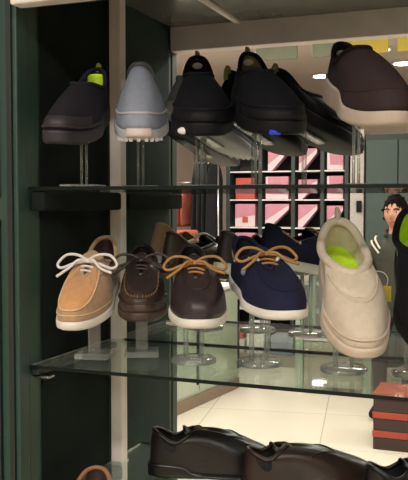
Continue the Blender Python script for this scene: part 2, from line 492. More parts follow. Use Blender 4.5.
PROTO['T2'] = lambda: build_shoe('slip_on_shoe', 'light grey knit slip-on trainer with pale sole, beside the wooden upright', 'shoe',
    Shoe(**{**SNK, 'zc': ((.03, .088), (.20, .074), (.40, .106)), 'hw': .022, 'xa': .38, 'xf': .38, 'lean': 2.2, 'W': .98, 'sole_h': ((0, .030), (.4, .024), (1, .018))}), dict(sole=GREYS, upper=GREYK, lining=GREYLIN, collar=GREYK), 'shoes on the upper shelf', extra=ex_T2)
def ex_T3(sh, bd, r):
    bd(sh.ridge(lambda p: .20, .0005, .0025, 1.6), 'sole_welt', BLKS)
    bd(sh.patch(lambda p: .03, lambda p: .2, .002, 40, 4, 1.1), 'toe_bumper', BLKS)
    logo_disc(bd, (.0165, 0, .074), WLOGO)
    heel_tab(sh, bd, OLIVE, 'heel_lining_tab')
    bd(MB().ball((.268, -.030, .016), .006, .010, .006), 'sole_emblem', WLOGO)
PROTO['T3'] = lambda: build_shoe('slip_on_shoe', 'black slip-on trainer with white heel logo and pale mark on the toe sole', 'shoe',
    Shoe(W=1.1, **SNK), dict(sole=BLKS, upper=BLK, lining=BLKLIN, collar=BLK), 'shoes on the upper shelf', extra=ex_T3)
def ex_T4(sh, bd, r):
    bd(sh.ridge(lambda p: .20, .0005, .0025, 1.6), 'sole_welt', BLKS)
    bd(sh.patch(lambda p: .03, lambda p: .2, .002, 40, 4, 1.1), 'toe_bumper', BLKS)
    logo_disc(bd, (.0165, 0, .074), WLOGO)
    heel_tab(sh, bd, OLIVE, 'heel_lining_tab')
    bd(MB().box(.266, .286, -.022, -.004, .011, .019), 'sole_tab', BLUE, bevel=.002)
PROTO['T4'] = lambda: build_shoe('slip_on_shoe', 'black slip-on trainer with a small blue tab on the toe sole', 'shoe',
    Shoe(W=1.2, **SNK), dict(sole=BLKS, upper=BLK, lining=OLIVE, collar=BLK), 'shoes on the upper shelf', extra=ex_T4)
def ex_T5(sh, bd, r):
    bd(sh.ridge(lambda p: .22, .0002, .0014, 1.7), 'toe_seam', BRK)
    for sg in (-1, 1):
        bd(MB().grid([[sh.Q(sg*(1.75+.16*i/6), .45+.52*j/6, .0012) for j in range(7)] for i in range(7)]), 'elastic_gore', BLKLIN)
    logo_disc(bd, (.018, 0, .082), WLOGO)
PROTO['T5'] = lambda: build_shoe('slip_on_shoe', 'dark brown slip-on trainer with thick cream sole on the upper shelf', 'shoe',
    Shoe(W=1.14, sole_h=((0, .046), (.35, .038), (.7, .024), (1, .023)), flare=1.05, xa=.42, xf=.42, hw=.026, boxy=.76, lean=1.6, zc=((.03, .098), (.20, .076), (.43, .106)), spring=.014),
    dict(sole=CTHK, upper=BRK, lining=BLKLIN, collar=BRK), 'shoes on the upper shelf', extra=ex_T5)
PROTO['T6'] = lambda: build_shoe('slip_on_shoe', 'dark slip-on trainer cut off by the right edge of the upper shelf view', 'shoe',
    Shoe(**SNK), dict(sole=BLKS, upper=BLK, lining=OLIVE, collar=BLK), 'shoes on the upper shelf')

BOAT = dict(sole_h=((0, .022), (.5, .018), (1, .016)), xa=.48, xf=.63, hw=.029, zc=((.03, .086), (.24, .058), (.48, .078), (.64, .066)))
def ex_M1(sh, bd, r):
    for sg in (-1, 1):
        bd(MB().grid([[sh.Q(sg*(.62+.75*i/8), .62+.34*j/6, .0022) for j in range(7)] for i in range(9)]), 'eyestay', TANL)
    bd(sh.ridge(lambda p: .10, .0005, .0012, 2.4), 'stitching', CREAMST)
PROTO['M1'] = lambda: build_shoe('boat_shoe', 'tan canvas boat shoe with white laces and white sole', 'shoe', Shoe(W=.96, **BOAT),
    dict(sole=WRUB, upper=TANL, lining=BRLIN, collar=TANL, tongue=TANL), 'shoes on the middle shelf', laces=WLACE, apron=(APR, 1.2, .20, .86, .0022, CREAMST), extra=ex_M1)
def ex_M2(sh, bd, r):
    st = MB()
    for i in range(26):
        p = -1.25+2.5*i/25; v = .28+(.74-.28)*abs(p/1.25)**2.2
        st.tube([sh.Q(p, v-.02, .002), sh.Q(p, v+.01, .0038), sh.Q(p, v+.035, .003)], .0008, 5)
    bd(st, 'whip_stitching', BRST)
    bd(sh.ridge(lambda p: .16, .0008, .0022, 2.0), 'sole_welt', DBOAT)
PROTO['M2'] = lambda: build_shoe('boat_shoe', 'dark brown moccasin toe boat shoe with dark laces and brown sole', 'shoe', Shoe(W=.91, **BOAT),
    dict(sole=DSOLE, upper=DBOAT2, lining=BLKLIN, collar=DBOAT, tongue=DBOAT), 'shoes on the middle shelf', laces=DBOAT, bow=True, apron=(DBOAT, 1.25, .28, .74, .0025, DBOAT2), extra=ex_M2)
def ex_M3(sh, bd, r):
    bd(sh.ridge(lambda p: .62+.2*abs(p/1.1)**2, .0006, .0015, 1.1), 'vamp_seam', DBOAT)
PROTO['M3'] = lambda: build_shoe('boat_shoe', 'plum brown leather shoe with tan bow laces and white sole', 'shoe', Shoe(W=1.04, boxy=.6, **BOAT),
    dict(sole=WRUB, upper=PLUM, lining=BLKLIN, collar=PLUM, tongue=PLUM), 'shoes on the middle shelf', laces=TLACE, extra=ex_M3)
def ex_M4(sh, bd, r):
    bd(sh.ridge(lambda p: .36+.45*abs(p/1.25)**2, .0008, .0017, 1.25), 'apron_seam', NAVY)
    for sg in (-1, 1):
        e = MB()
        for p in (1.0, 1.25, 1.9): e.ball(sh.Q(sg*p, .86, .001), .0032, .0032, .0032, 10)
        bd(e, 'eyelet', WLOGO)
        bd(MB().tube([sh.Q(sg*(1.95+.5*i/8), .82, .0015) for i in range(9)], .0022, 6), 'side_lace', TLACE)
    bd(MB().ball(sh.Q(-1.35, .50, .0004), .0062, .0062, .0062, 12), 'emblem', mat('grey_emblem', (128, 132, 160), .5))
PROTO['M4'] = lambda: build_shoe('boat_shoe', 'navy blue boat shoe with tan leather laces and white sole', 'shoe', Shoe(W=1.12, **BOAT),
    dict(sole=WRUB, upper=NAVY, lining=BLKLIN, collar=NAVY, tongue=NAVY), 'shoes on the middle shelf', laces=TLACE, extra=ex_M4)
def ex_M5(sh, bd, r):
    bd(sh.patch(lambda p: .70, lambda p: .99, .0030, 30, 10, .95), 'knit_tongue', CREAM2)
    bd(sh.ridge(lambda p: .64+.1*abs(p/1.0)**2, .0006, .0018, 1.1), 'vamp_fold', CREAM)
    bd(sh.ridge(lambda p: .13, .0006, .0025, 2.6), 'sole_welt', CRSOLE)
    bd(MB().tube(catmull([(.003, 0, .085), (-.004, 0, .100), (.001, 0, .112), (.010, 0, .106), (.012, 0, .092)], 5), .005, 8, flat=.5), 'pull_tab', CREAM)
    bd(MB().box(.05, .10, -.004, .004, .0345, .036), 'insole_print', BLKLIN)
PROTO['M5'] = lambda: build_shoe('slip_on_shoe', 'cream knit slip-on shoe with neon yellow lining on round clear stand', 'shoe',
    Shoe(W=1.12, sole_h=((0, .030), (.4, .026), (1, .020)), xa=.54, xf=.54, hw=.037, zc=((.03, .092), (.24, .072), (.54, .080)), spring=.012, boxy=.8),
    dict(sole=CRSOLE, upper=CREAM, lining=CREAM2, collar=CREAM), 'shoes on the middle shelf', insole=NEON, extra=ex_M5, collar_r=.008)
PROTO['M6'] = lambda: build_shoe('slip_on_shoe', 'black slip-on shoe with neon yellow lining, right of the cream shoe', 'shoe',
    Shoe(W=1.0, sole_h=((0, .030), (.4, .026), (1, .020)), xa=.48, xf=.48, hw=.033, zc=((.03, .098), (.22, .074), (.50, .088)), spring=.012),
    dict(sole=BLKS, upper=BLK, lining=NEON, collar=BLK), 'shoes on the middle shelf', collar_r=.006)

def rot(yaw, pitch, roll): return Euler((radians(roll), radians(pitch), radians(yaw)), 'XYZ')

def make_stand(key, loc, shelf_z, yaw, pitch, roll, style, label, group):
    base = Vector((loc[0], loc[1], shelf_z)); h = loc[2]-shelf_z
    R = rot(yaw, pitch, roll).to_matrix()
    r = thing('shoe_stand', label, 'shoe stand', base, (0, 0, 0), group)
    Rz = Matrix.Rotation(radians(yaw), 3, 'Z')
    def put(x, y, z): return Vector((0, 0, h))+R@Vector((x, y, z))
    # sloping rest under the sole
    c = MB(); A, B, Wd, z0, z1 = -.07, .05, .013, -.0055, -.0015
    vs = [put(x, y, z) for z in (z0, z1) for y in (-Wd, Wd) for x in (A, B)]
    c.add(vs, [(0, 2, 3, 1), (4, 5, 7, 6), (0, 1, 5, 4), (2, 6, 7, 3), (0, 4, 6, 2), (1, 3, 7, 5)])
    c.build('sloping_rest', ACRYL, r, bevel=.001)
    def top(x, y): # height of the rest underside at plan offset (in stand frame)
        n = R@Vector((0, 0, 1)); p0 = Vector((0, 0, h))+R@Vector((0, 0, z0)); q = Rz@Vector((x, y, 0))
        return p0.z-(n.x*(q.x-p0.x)+n.y*(q.y-p0.y))/n.z
    if style == 'rods':
        for s in (-1, 1):
            q = Rz@Vector((-.006, s*.0045, 0))
            MB().tube([(q.x, q.y, .004), (q.x, q.y, top(-.006, s*.0045)+.0005)], .0024, 10).build('post', ACRYL, r)
        b = MB(); vs = [Rz@Vector((x, y, z)) for z in (.0005, .004) for y in (-.032, .032) for x in (-.035, .035)]
        b.add(vs, [(0, 2, 3, 1), (4, 5, 7, 6), (0, 1, 5, 4), (2, 6, 7, 3), (0, 4, 6, 2), (1, 3, 7, 5)])
        b.build('base_plate', ACRYL, r, bevel=.001)
    elif style == 'square':
        b = MB(); vs = [Rz@Vector((x, y, z)) for z in (.0005, .011) for y in (-.031, .031) for x in (-.028, .028)]
        b.add(vs, [(0, 2, 3, 1), (4, 5, 7, 6), (0, 1, 5, 4), (2, 6, 7, 3), (0, 4, 6, 2), (1, 3, 7, 5)])
        b.build('base_plate', ACRYL, r, bevel=.002)
        t = top(0, 0); p = MB()
        vs = [Rz@Vector((x, y, z)) for z in (.011, t-.001) for y in (-.011, .011) for x in (-.005, .005)]
        p.add(vs, [(0, 2, 3, 1), (4, 5, 7, 6), (0, 1, 5, 4), (2, 6, 7, 3), (0, 4, 6, 2), (1, 3, 7, 5)])
        p.build('post', ACRYL, r, bevel=.0015)
    else:
        MB().lathe([(.034, .0005), (.040, .001), (.040, .007), (.036, .010), (.012, .012)], 40).build('base_disc', ACRYL, r)
        for s in (-1, 1):
            q = Rz@Vector((0, s*.014, 0)); t = top(0, s*.014)
            MB().tube([(q.x, q.y, .010), (q.x, q.y, t)], .0042, 12).build('post', ACRYL, r)
    return r

# key: (x, y, z) of the sole at its balance point, yaw, pitch, roll, stand style, label of stand
PL = {
 'T1': ((-.712, 1.227, 1.5765), -76, 17, -3, 'rods', 'clear acrylic stand holding up the charcoal trainer'),
 'T2': ((-0.651, 1.330, 1.596), -65, 20, 0, 'rods', 'clear acrylic stand holding up the light grey trainer'),
 'T3': ((-0.535, 1.330, 1.599), -66, 20, 0, 'rods', 'clear acrylic stand under the black trainer with pale toe mark'),
 'T4': ((-0.423, 1.330, 1.598), -58, 20, 0, 'rods', 'clear acrylic stand under the black trainer with the blue tab'),
 'T5': ((-0.252, 1.330, 1.5980), -58, 18, 0, 'rods', 'clear acrylic stand under the brown trainer with thick cream sole'),
 'T6': ((-0.118, 1.330, 1.5840), -66, 16, 0, 'rods', 'clear acrylic stand under the cut off dark trainer at right'),
 'M1': ((-0.724, 1.285, 1.2700), -76, 15, 0, 'square', 'square based clear stand under the tan boat shoe'),
 'M2': ((-0.652, 1.335, 1.2640), -65, 8, 0, 'square', 'square based clear stand under the dark brown moccasin toe shoe'),
 'M3': ((-0.537, 1.310, 1.2650), -64, 9, 0, 'disc', 'round based clear stand under the plum brown shoe'),
 'M4': ((-0.421, 1.330, 1.2820), -54, 9, 0, 'disc', 'round based clear stand under the navy boat shoe'),
 'M5': ((-0.272, 1.330, 1.2800), -66, 29, 0, 'disc', 'round based clear stand under the cream slip-on shoe'),
 'M6': ((-0.155, 1.340, 1.2960), -74, 30, 0, 'disc', 'round based clear stand under the black slip-on with neon lining'),
}
MIRRORED = {  # labels for the mirror images of shoes and stands
 'T1': ('reflected heel of the charcoal trainer with neon tab, behind the end panel edge', 'reflected clear stand under the mirrored charcoal trainer'),
 'T2': ('reflection of the grey trainer on the upper shelf, mostly hidden between wooden upright and black trainer', 'reflected clear stand under the mirrored grey trainer'),
 'T3': ('reflected black trainer seen from the heel, showing behind the gap between the two black trainers', 'reflected clear stand under the heel-on black trainer in the gap'),
 'T4': ('reflected black trainer seen from behind with olive heel, between blue tabbed and brown trainers', 'reflected clear stand under the olive heeled black trainer'),
 'M1': ('reflected tan boat shoe, its heel showing behind the dark moccasin toe shoe', 'reflected clear square stand, under the mirrored tan shoe'),
 'M2': ('reflected dark brown boat shoe, heel showing behind the plum brown shoe', 'reflected clear square stand, under the mirrored dark brown shoe'),
 'M3': ('reflected plum brown shoe, heel showing just left of the navy shoe', 'reflected round clear stand, under the mirrored plum shoe'),
 'M4': ('reflected navy shoe, heel showing between navy and cream shoes', 'reflected round clear stand, under the mirrored navy shoe'),
}
for k, (loc, yaw, pit, rol, style, slab) in PL.items():
    s = PROTO[k](); s.location = loc; s.rotation_euler = rot(yaw, pit, rol)
    sz = ZU if k[0] == 'T' else ZM
    grp = 'clear stands on the upper shelf' if k[0] == 'T' else 'clear stands on the middle shelf'
    make_stand(k, loc, sz, yaw, pit, rol, style, slab, grp)
    if k in MIRRORED:
        bl, bs = MIRRORED[k]
        # mirror image of the shoe, built as a solid copy beyond the mirror plane
        loc2 = (loc[0], 2*YM-loc[1], loc[2]+(.020 if k[0] == 'M' else 0))
        c = copy_tree(s); c.location = loc2; c.rotation_euler = rot(-yaw, pit, -rol); c.scale = (1, -1, 1)
        c['label'] = bl; c['group'] = 'reflected shoes at the back'
        make_stand(k, loc2, sz, -yaw, pit, -rol, style, bs, 'reflected stands at the back')

# leather shoes lying on the lowest shelf
LOAF = dict(L=.262, sole_h=((0, .028), (.26, .026), (.34, .012), (1, .012)), spring=.012, flare=1.04, blunt=.8)
def ex_heel(sh, bd, r):
    bd(sh.ridge(lambda p: .66, .0006, .0016, 1.2), 'toe_seam', LEATH3)
b1 = build_shoe('leather_shoe', 'dark brown leather shoe side on, left one on the lowest shelf', 'shoe', Shoe(xa=.36, xf=.44, boxy=.95, zc=((.03, .092), (.2, .072), (.38, .094), (.46, .080)), **LOAF),
    dict(sole=LEATH3, upper=LEATH, lining=BLKLIN, collar=LEATH), 'leather shoes on the lowest shelf', extra=ex_heel)
b1.location = (-.575, 1.475, ZB+.001); b1.rotation_euler = rot(22, 0, 0)
b2 = build_shoe('leather_shoe', 'reddish brown leather shoe side on with long shiny toe, middle of the lowest shelf', 'shoe', Shoe(xa=.30, xf=.36, boxy=.95, zc=((.03, .082), (.16, .070), (.31, .088), (.40, .074)), **LOAF),
    dict(sole=LEATH3, upper=LEATH2, lining=BLKLIN, collar=LEATH2), 'leather shoes on the lowest shelf', extra=ex_heel)
b2.location = (-.374, 1.462, ZB+.001); b2.rotation_euler = rot(30, 0, 0)
b3 = build_shoe('leather_shoe', 'black leather shoe side on, at the right end of the lowest shelf', 'shoe', Shoe(xa=.36, xf=.44, boxy=.95, zc=((.03, .080), (.2, .062), (.38, .086), (.46, .072)), **LOAF),
    dict(sole=LEATH3, upper=LEATH3, lining=BLKLIN, collar=LEATH3), 'leather shoes on the lowest shelf', extra=ex_heel)
b3.location = (-.148, 1.458, ZB+.001); b3.rotation_euler = rot(28, 0, 0)
b4 = build_shoe('leather_shoe', 'tan leather loafer on the lowest shelf beside the pale wooden upright', 'shoe', Shoe(xa=.42, xf=.42, zc=((.03, .080), (.2, .062), (.44, .078)), **LOAF),
    dict(sole=LEATH3, upper=TANLF, lining=BRLIN, collar=TANLF), 'leather shoes on the lowest shelf')
b4.location = (-.647, 1.118, ZB+.001); b4.rotation_euler = rot(-70, 0, 0)

# small yellow price tag hanging from the cream shoe
pt = thing('price_tag', 'small yellow price tag hanging beside the cream slip-on shoe', 'price tag', (-.205, 1.345, 1.300))
MB().box(-.008, .008, -.0006, .0006, -.014, .012).build('card', mat('yellow_card', (216, 190, 50), .6), pt)
MB().tube(catmull([(0, 0, .010), (.002, .002, .024), (-.006, .004, .034), (-.020, .006, .036)], 5), .0007, 6).build('string', WLACE, pt)

# ------------------------------------------------------------------ shop reflected in the back mirror, built as solid things
PINK = mat('pink_wrap', (196, 130, 146), .6, .08, 12)
PINKW = mat('white_pink_flap', (218, 196, 198), .6, .04, 12)
RED = mat('red_print', (176, 80, 66), .6, .06, 12)
ORANGE = mat('orange_cloth', (168, 82, 60), .85, .15, 14, .4)
RUST = mat('rust_cloth', (150, 78, 62), .85, .15, 14, .4)
COAT = mat('black_wool', (14, 15, 18), .9, .15, 20, .4)
COATG = mat('charcoal_wool', (26, 26, 30), .9, .15, 20, .4)
RACKG = mat('rack_green', (46, 58, 53), .5, .08, 10)
RACKB = mat('rack_back', (46, 36, 38), .8, .2, 10)
FROST = mat('frosted_panel', (168, 180, 158), .35, .06, 4)
PLINTH = mat('taupe_plinth', (128, 112, 94), .5, .06, 8)

# rack of pink packages
rk = thing('shop_rack', 'dark green shop rack with white shelves full of pink packages', 'rack', (-2.0, 7.25, 0))
UPX = [-2.56, -2.245, -1.93, -1.66, -1.44]
for x in UPX:
    MB().box(x-.018+2.0, x+.018+2.0, -.16, .14, .1, 1.97).build('upright', RACKG, rk, bevel=.004)
MB().box(-.57, .57, .1405, .17, .1, 1.97).build('back_board', RACKB, rk)
SZ = [.46, .715, .97, 1.225, 1.483, 1.745]
for z in SZ:
    for a, b in zip(UPX, UPX[1:]):
        MB().box(a+.0185+2.0, b-.0185+2.0, -.15, .139, z-.011, z).build('shelf_board', WHITE, rk)
MB().box(-.59, .59, -.17, .17, 1.971, 2.02).build('top_rail', RACKG, rk)
tag(MB().box(-2.575, -1.42, 6.78, 7.42, 0, .098).build('low_platform', mat('platform_grey', (150, 146, 134), .5)), 'low grey platform on the tiles under the pink rack', 'platform')

def package(x, z, w, h, style, label):
    r = thing('pink_package', label, 'package', (x, 7.17, z+.001), group='pink packages on the green rack')
    if style == 'tri':
        o2 = [(-w/2, h), (w/2, h), (w/2, h*.78), (-w/2+w*.22, 0), (-w/2, 0)]
        a = MB().add([(p, y, q) for y in (-.045, .05) for p, q in o2], [(0, 1, 2, 3, 4), (9, 8, 7, 6, 5)]+[(i, i+5, (i+1) % 5+5, (i+1) % 5) for i in range(5)])
    else: a = MB().box(-w/2, w/2, -.045, .05, 0, h)
    a.build('wrapper', PINK if style != 'red' else RED, r, bevel=.006)
    f = MB(); y = -.0475
    def tri(p):
        n = len(p); f.add([(q[0], y, q[1]) for q in p]+[(q[0], y+.002, q[1]) for q in p], [tuple(range(n)), tuple(range(2*n-1, n-1, -1))]+[(i, (i+1) % n, n+(i+1) % n, n+i) for i in range(n)])
    if style == 'tri': tri([(-w/2+.002, .002), (-w/2+w*.22, .002), (w/2-.002, h*.78), (w/2-.002, h*.95), (-w/2+.002, .06)])
    elif style == 'band': tri([(-w/2+.003, .003), (w/2-.003, .003), (w/2-.003, .04), (-w/2+.003, .05)]); tri([(-w/2+.003, .05), (-w/2+.03, .05), (-w/2+.02, h-.004), (-w/2+.003, h-.004)])
    elif style == 'print': tri([(-w/2+.003, .003), (w/2-.003, .003), (w/2-.003, .11), (-w/2+.003, .08)]); MB().box(-.025, .03, -.0505, -.0478, .04, .095).build('printed_square', RED, r)
    elif style == 'red': tri([(-w*.2, h*.45), (0, h*.25), (w*.2, h*.45), (w*.2, h*.7), (-w*.2, h*.7)])
    f.build('white_flap', PINKW, r)
    return r
cols = [('coat side column', -2.40), ('second column', -2.09), ('third column', -1.80), ('white panel side column', -1.55)]
shn = {5: 'topmost', 4: 'second highest', 3: 'third highest', 2: 'fourth highest', 1: 'fifth highest'}
plan = {(0, 4): [('red', .19, .20)], (0, 3): [('print', .20, .215)], (0, 2): [('print', .20, .20)],
        (1, 5): [('tri', .18, .20)], (1, 4): [('band', .22, .21)], (1, 3): [('tri', .23, .215)], (1, 2): [('tri', .22, .2)],
        (2, 5): [('tri', .17, .2)], (2, 4): [('tri', .18, .18)], (2, 3): [('tri', .18, .21)], (2, 2): [('band', .18, .2)],
        (3, 5): [('band', .15, .20)], (3, 4): [('band', .15, .21)], (3, 3): [('tri', .15, .2)], (3, 2): [('print', .15, .2)]}
what = {'tri': 'slanting pink package with white diagonal edge', 'band': 'pink package with white lower band', 'print': 'pink package with white printed base', 'red': 'red package with white pointed flap'}
for (c, s), lst in plan.items():
    for st, w, h in lst:
        package(cols[c][1], SZ[s], w, h, st, f'{what[st]} on the {shn[s]} shelf, {cols[c][0]}')

# white end panel with black lock, green cupboard to its right
ep = thing('white_panel', 'tall white panel standing between pink rack and dark green cupboard', 'panel', (-1.345, 7.1, 0))
MB().box(-.06, .06, -.02, .2, 0, 2.1).build('board', mat('grey_white_board', (176, 170, 162), .5), ep, bevel=.004)
MB().box(-.0, .045, -.05, -.02, 1.37, 1.47).build('lock_box', BLKS, ep, bevel=.004)
cb = thing('cupboard', 'dark green tall cupboard behind the person at the right', 'cupboard', (-.985, 7.1, 0))
MB().box(-.29, .29, 0, .3, 0, 2.05).build('carcass', RACKG, cb, bevel=.004)
for s in (-1, 1):
    d = MB().box(-.005+s*.14-.135, -.005+s*.14+.135, -.02, -.001, .06, 2.0).build('door', mat('cupboard_green', (62, 78, 71), .5, .08, 8), cb, bevel=.004)
    MB().box(s*.03-.008-.005, s*.03+.008-.005, -.04, -.021, 1.0, 1.15).build('handle', METAL, d)

# clothes rail with coats and shirts
def clothes_rail(x0, x1, y, z, label):
    rl = thing('clothes_rail', label, 'clothes rail', ((x0+x1)/2, y, 0)); h = (x1-x0)/2
    MB().tube([(-h, 0, z), (h, 0, z)], .012, 10).build('rail', METAL, rl)
    for x in (-h+.01, h-.01):
        MB().tube([(x, 0, .03), (x, 0, z)], .012, 10).build('post', METAL, rl)
        MB().tube([(x, -.22, .02), (x, .22, .02)], .015, 10).build('foot', METAL, rl)
clothes_rail(-2.815, -2.583, 6.95-.03, 1.93, 'tall metal clothes rail carrying black and charcoal coats')
clothes_rail(-3.13, -2.83, 6.95, 1.64, 'low metal clothes rail carrying orange and rust shirts')
def garment(x, length, m, label, name, top=1.90, wid=.42, y=6.95):
    r = thing(name, label, 'garment', (x, y, top-.02), group='clothes on the rails')
    rows = []
    for i in range(12):
        f = i/11; z = -.03-length*f
        hw = wid/2*(.25+.75*smooth(0, .14, f))*(1+.06*f); th = .017+.003*sin(f*9+x*40)
        rows.append([(th*(1+.2*sin(4*a+f*3))*cos(a)+.003*sin(7*f), hw*sin(a), z) for a in [2*pi*k/20 for k in range(20)]])
    MB().grid(rows, cyc=True, cap0=True, cap1=True).build('cloth', m, r)
    MB().tube([(0, -.17, -.075), (0, -.06, -.028), (0, 0, -.012), (0, .06, -.028), (0, .17, -.075)], .006, 6).tube(catmull([(0, 0, -.012), (0, 0, .015), (0, .012, .03), (0, .022, .042), (0, .006, .052)], 4), .0028, 6).build('hanger', METAL, r)
for i in range(3):
    garment(-3.055+.075*i, .33, (RUST, ORANGE, ORANGE)[i], ('rust shirt hanging at the wall end of the rail', 'orange shirt hanging between rust and bright orange shirts', 'bright orange shirt hanging next to the black coats')[i], 'shirt', 1.61, .34)
for i in range(4):
    garment(-2.770+.047*i, .98, (COAT, COATG, COAT, COAT)[i], ('black coat hanging next to the orange shirts', 'charcoal coat hanging second from the orange shirts', 'black coat hanging second from the pink rack', 'black coat hanging nearest the pink rack')[i], 'coat', 1.90, .42, 6.92)

# white table with folded clothes
tb = thing('shop_table', 'white shop table with folded orange clothes below the hanging shirts', 'table', (-2.80, 6.42, 0))
MB().box(-.32, .32, -.22, .22, 1.0, 1.03).build('table_top', WHITE, tb, bevel=.004)
for sx in (-1, 1):
    for sy in (-1, 1):
        MB().box(sx*.29-.02, sx*.29+.02, sy*.19-.02, sy*.19+.02, 0, 1.0).build('leg', WHITE, tb)
fl = [(ORANGE, 'folded orange sweater at the bottom of the pile on the white table'), (RUST, 'folded rust sweater in the middle of the pile on the white table'), (ORANGE, 'folded orange sweater on top of the pile on the white table')]
for i, (m, lab) in enumerate(fl):
    g = thing('folded_sweater', lab, 'clothes', (-2.80+.01*i, 6.40, 1.031+.062*i), group='folded sweaters on the white table')
    MB().box(-.16, .16, -.12, .12, 0, .060).build('cloth', m, g, bevel=.022)
g = thing('folded_towel', 'white folded cloth in front of the orange sweaters', 'clothes', (-2.76, 6.25, 1.031))
MB().box(-.07, .07, -.02, .02, 0, .05).build('cloth', WLACE, g, bevel=.015)

# low cabinet with frosted panels along the left
ca = thing('low_cabinet', 'low pale green panelled cabinet standing on the tiles behind the lower shelf', 'cabinet', (-2.03, 5.9, 0), (0, 0, radians(-7.3)))
# local: x out to the room, y back along the run
MB().box(-.5, -.012, -2.6, .0, .085, .80).build('body', FROST, ca)
MB().box(-.5, .0, -2.6, .0, 0, .085).build('plinth', PLINTH, ca, bevel=.003)
for k in range(4):
    pn = MB().box(-.012, -.002, -2.58+.65*k, -1.96+.65*k, .105, .775).build('panel', FROST, ca, bevel=.002)
    MB().box(-.002, .010, -1.985+.65*k, -1.97+.65*k, .16, .70).build('handle', BLKS, pn)
MB().box(-.52, .012, -2.61, .01, .80, .825).build('cabinet_top', WHITE, ca, bevel=.003)

# glass counter
gc = thing('glass_counter', 'glass shop counter with pale green frame left of the cream shoe', 'counter', (-1.30, 6.15, 0))
PGF = mat('pale_green_frame', (150, 164, 146), .4, .05, 8)
for sx in (-1, 1):
    for sy in (-1, 1):
        MB().box(sx*.26-.028, sx*.26+.028, sy*.2-.02, sy*.2+.02, .0, 1.08).build('post', PGF, gc)
MB().box(-.30, .30, -.23, .23, 1.08, 1.105).build('counter_top', PGF, gc, bevel=.004)
MB().box(-.228, .228, -.2, .2, .40, .42).build('shelf_board', WHITE, gc)
MB().box(-.228, .228, -.206, -.2, .43, 1.06).build('pane', glass('counter_glass', (214, 228, 214), 1, .12), gc)
MB().box(-.228, .228, -.2, .2, .05, .39).build('drawer_block', mat('counter_base', (150, 146, 130), .5), gc, bevel=.004)

# boxes on the platform in front of the rack
def shoebox(name, loc, sx, sy, sz, m, lid, label, cat='box', group=None):
    r = thing(name, label, cat, loc, group=group)
    MB().box(-sx/2, sx/2, -sy/2, sy/2, 0, sz*.66).build('box_body', m, r, bevel=.003)
    MB().box(-sx/2-.004, sx/2+.004, -sy/2-.004, sy/2+.004, sz*.66, sz).build('box_lid', lid, r, bevel=.003)
    return r
shoebox('carton', (-2.40, 6.92, .0985), .19, .2, .12, WHITE, WHITE, 'flat white carton under the red carton on the platform')
shoebox('carton', (-2.40, 6.92, .2195), .18, .2, .10, mat('red_carton', (176, 84, 78), .6), mat('red_carton_lid', (190, 110, 100), .6), 'red carton on top of a white one on the platform')
shoebox('carton', (-2.20, 6.92, .0985), .16, .2, .27, WHITE, WHITE, 'tall white carton on the platform beside the red one')
shoebox('carton', (-1.95, 6.92, .0985), .20, .2, .17, mat('grey_blue_carton', (140, 152, 168), .6), mat('grey_carton_lid', (170, 176, 184), .6), 'grey-blue carton on the platform right of the white cartons')
# stacked dark boxes with orange lids
BXB = mat('box_brown', (58, 44, 40), .6, .08, 10); BXO = mat('box_orange', (158, 66, 46), .6, .06, 10)
for i, lab in enumerate(('dark brown shoe box with orange lid, lowest of the stack on the floor', 'dark brown shoe box with orange lid, second from the floor in the stack', 'dark brown shoe box with orange lid, topmost of the stack')):
    shoebox('shoe_box', (-.585, 4.85, .0005+.112*i), .40, .30, .111, BXB, BXO, lab, 'shoe box', 'stacked dark shoe boxes')

# hanging signs near the ceiling
YEL = mat('yellow_board', (196, 176, 60), .5, .05, 8); GRN = mat('grey_green_board', (120, 128, 108), .5, .06, 8)
for i, (x, w, m, lab) in enumerate(((-1.62, .30, GRN, 'grey-green sign board hanging from the ceiling, nearer the middle'), (-1.28, .16, GRN, 'small grey-green sign board hanging between larger boards'), (-.98, .28, YEL, 'yellow sign board hanging from the ceiling above the brown trainer'), (-.66, .24, YEL, 'yellow sign board hanging farthest to the right'))):
    r = thing('hanging_sign', lab, 'sign', (x, 5.5, 2.52), group='sign boards under the ceiling')
    MB().box(-w/2, w/2, -.015, .015, -.06, .08).build('board', m, r, bevel=.004)
    for s in (-1, 1): MB().tube([(s*w*.35, 0, .08), (s*w*.35, 0, .229)], .004, 6).build('wire', METAL, r)

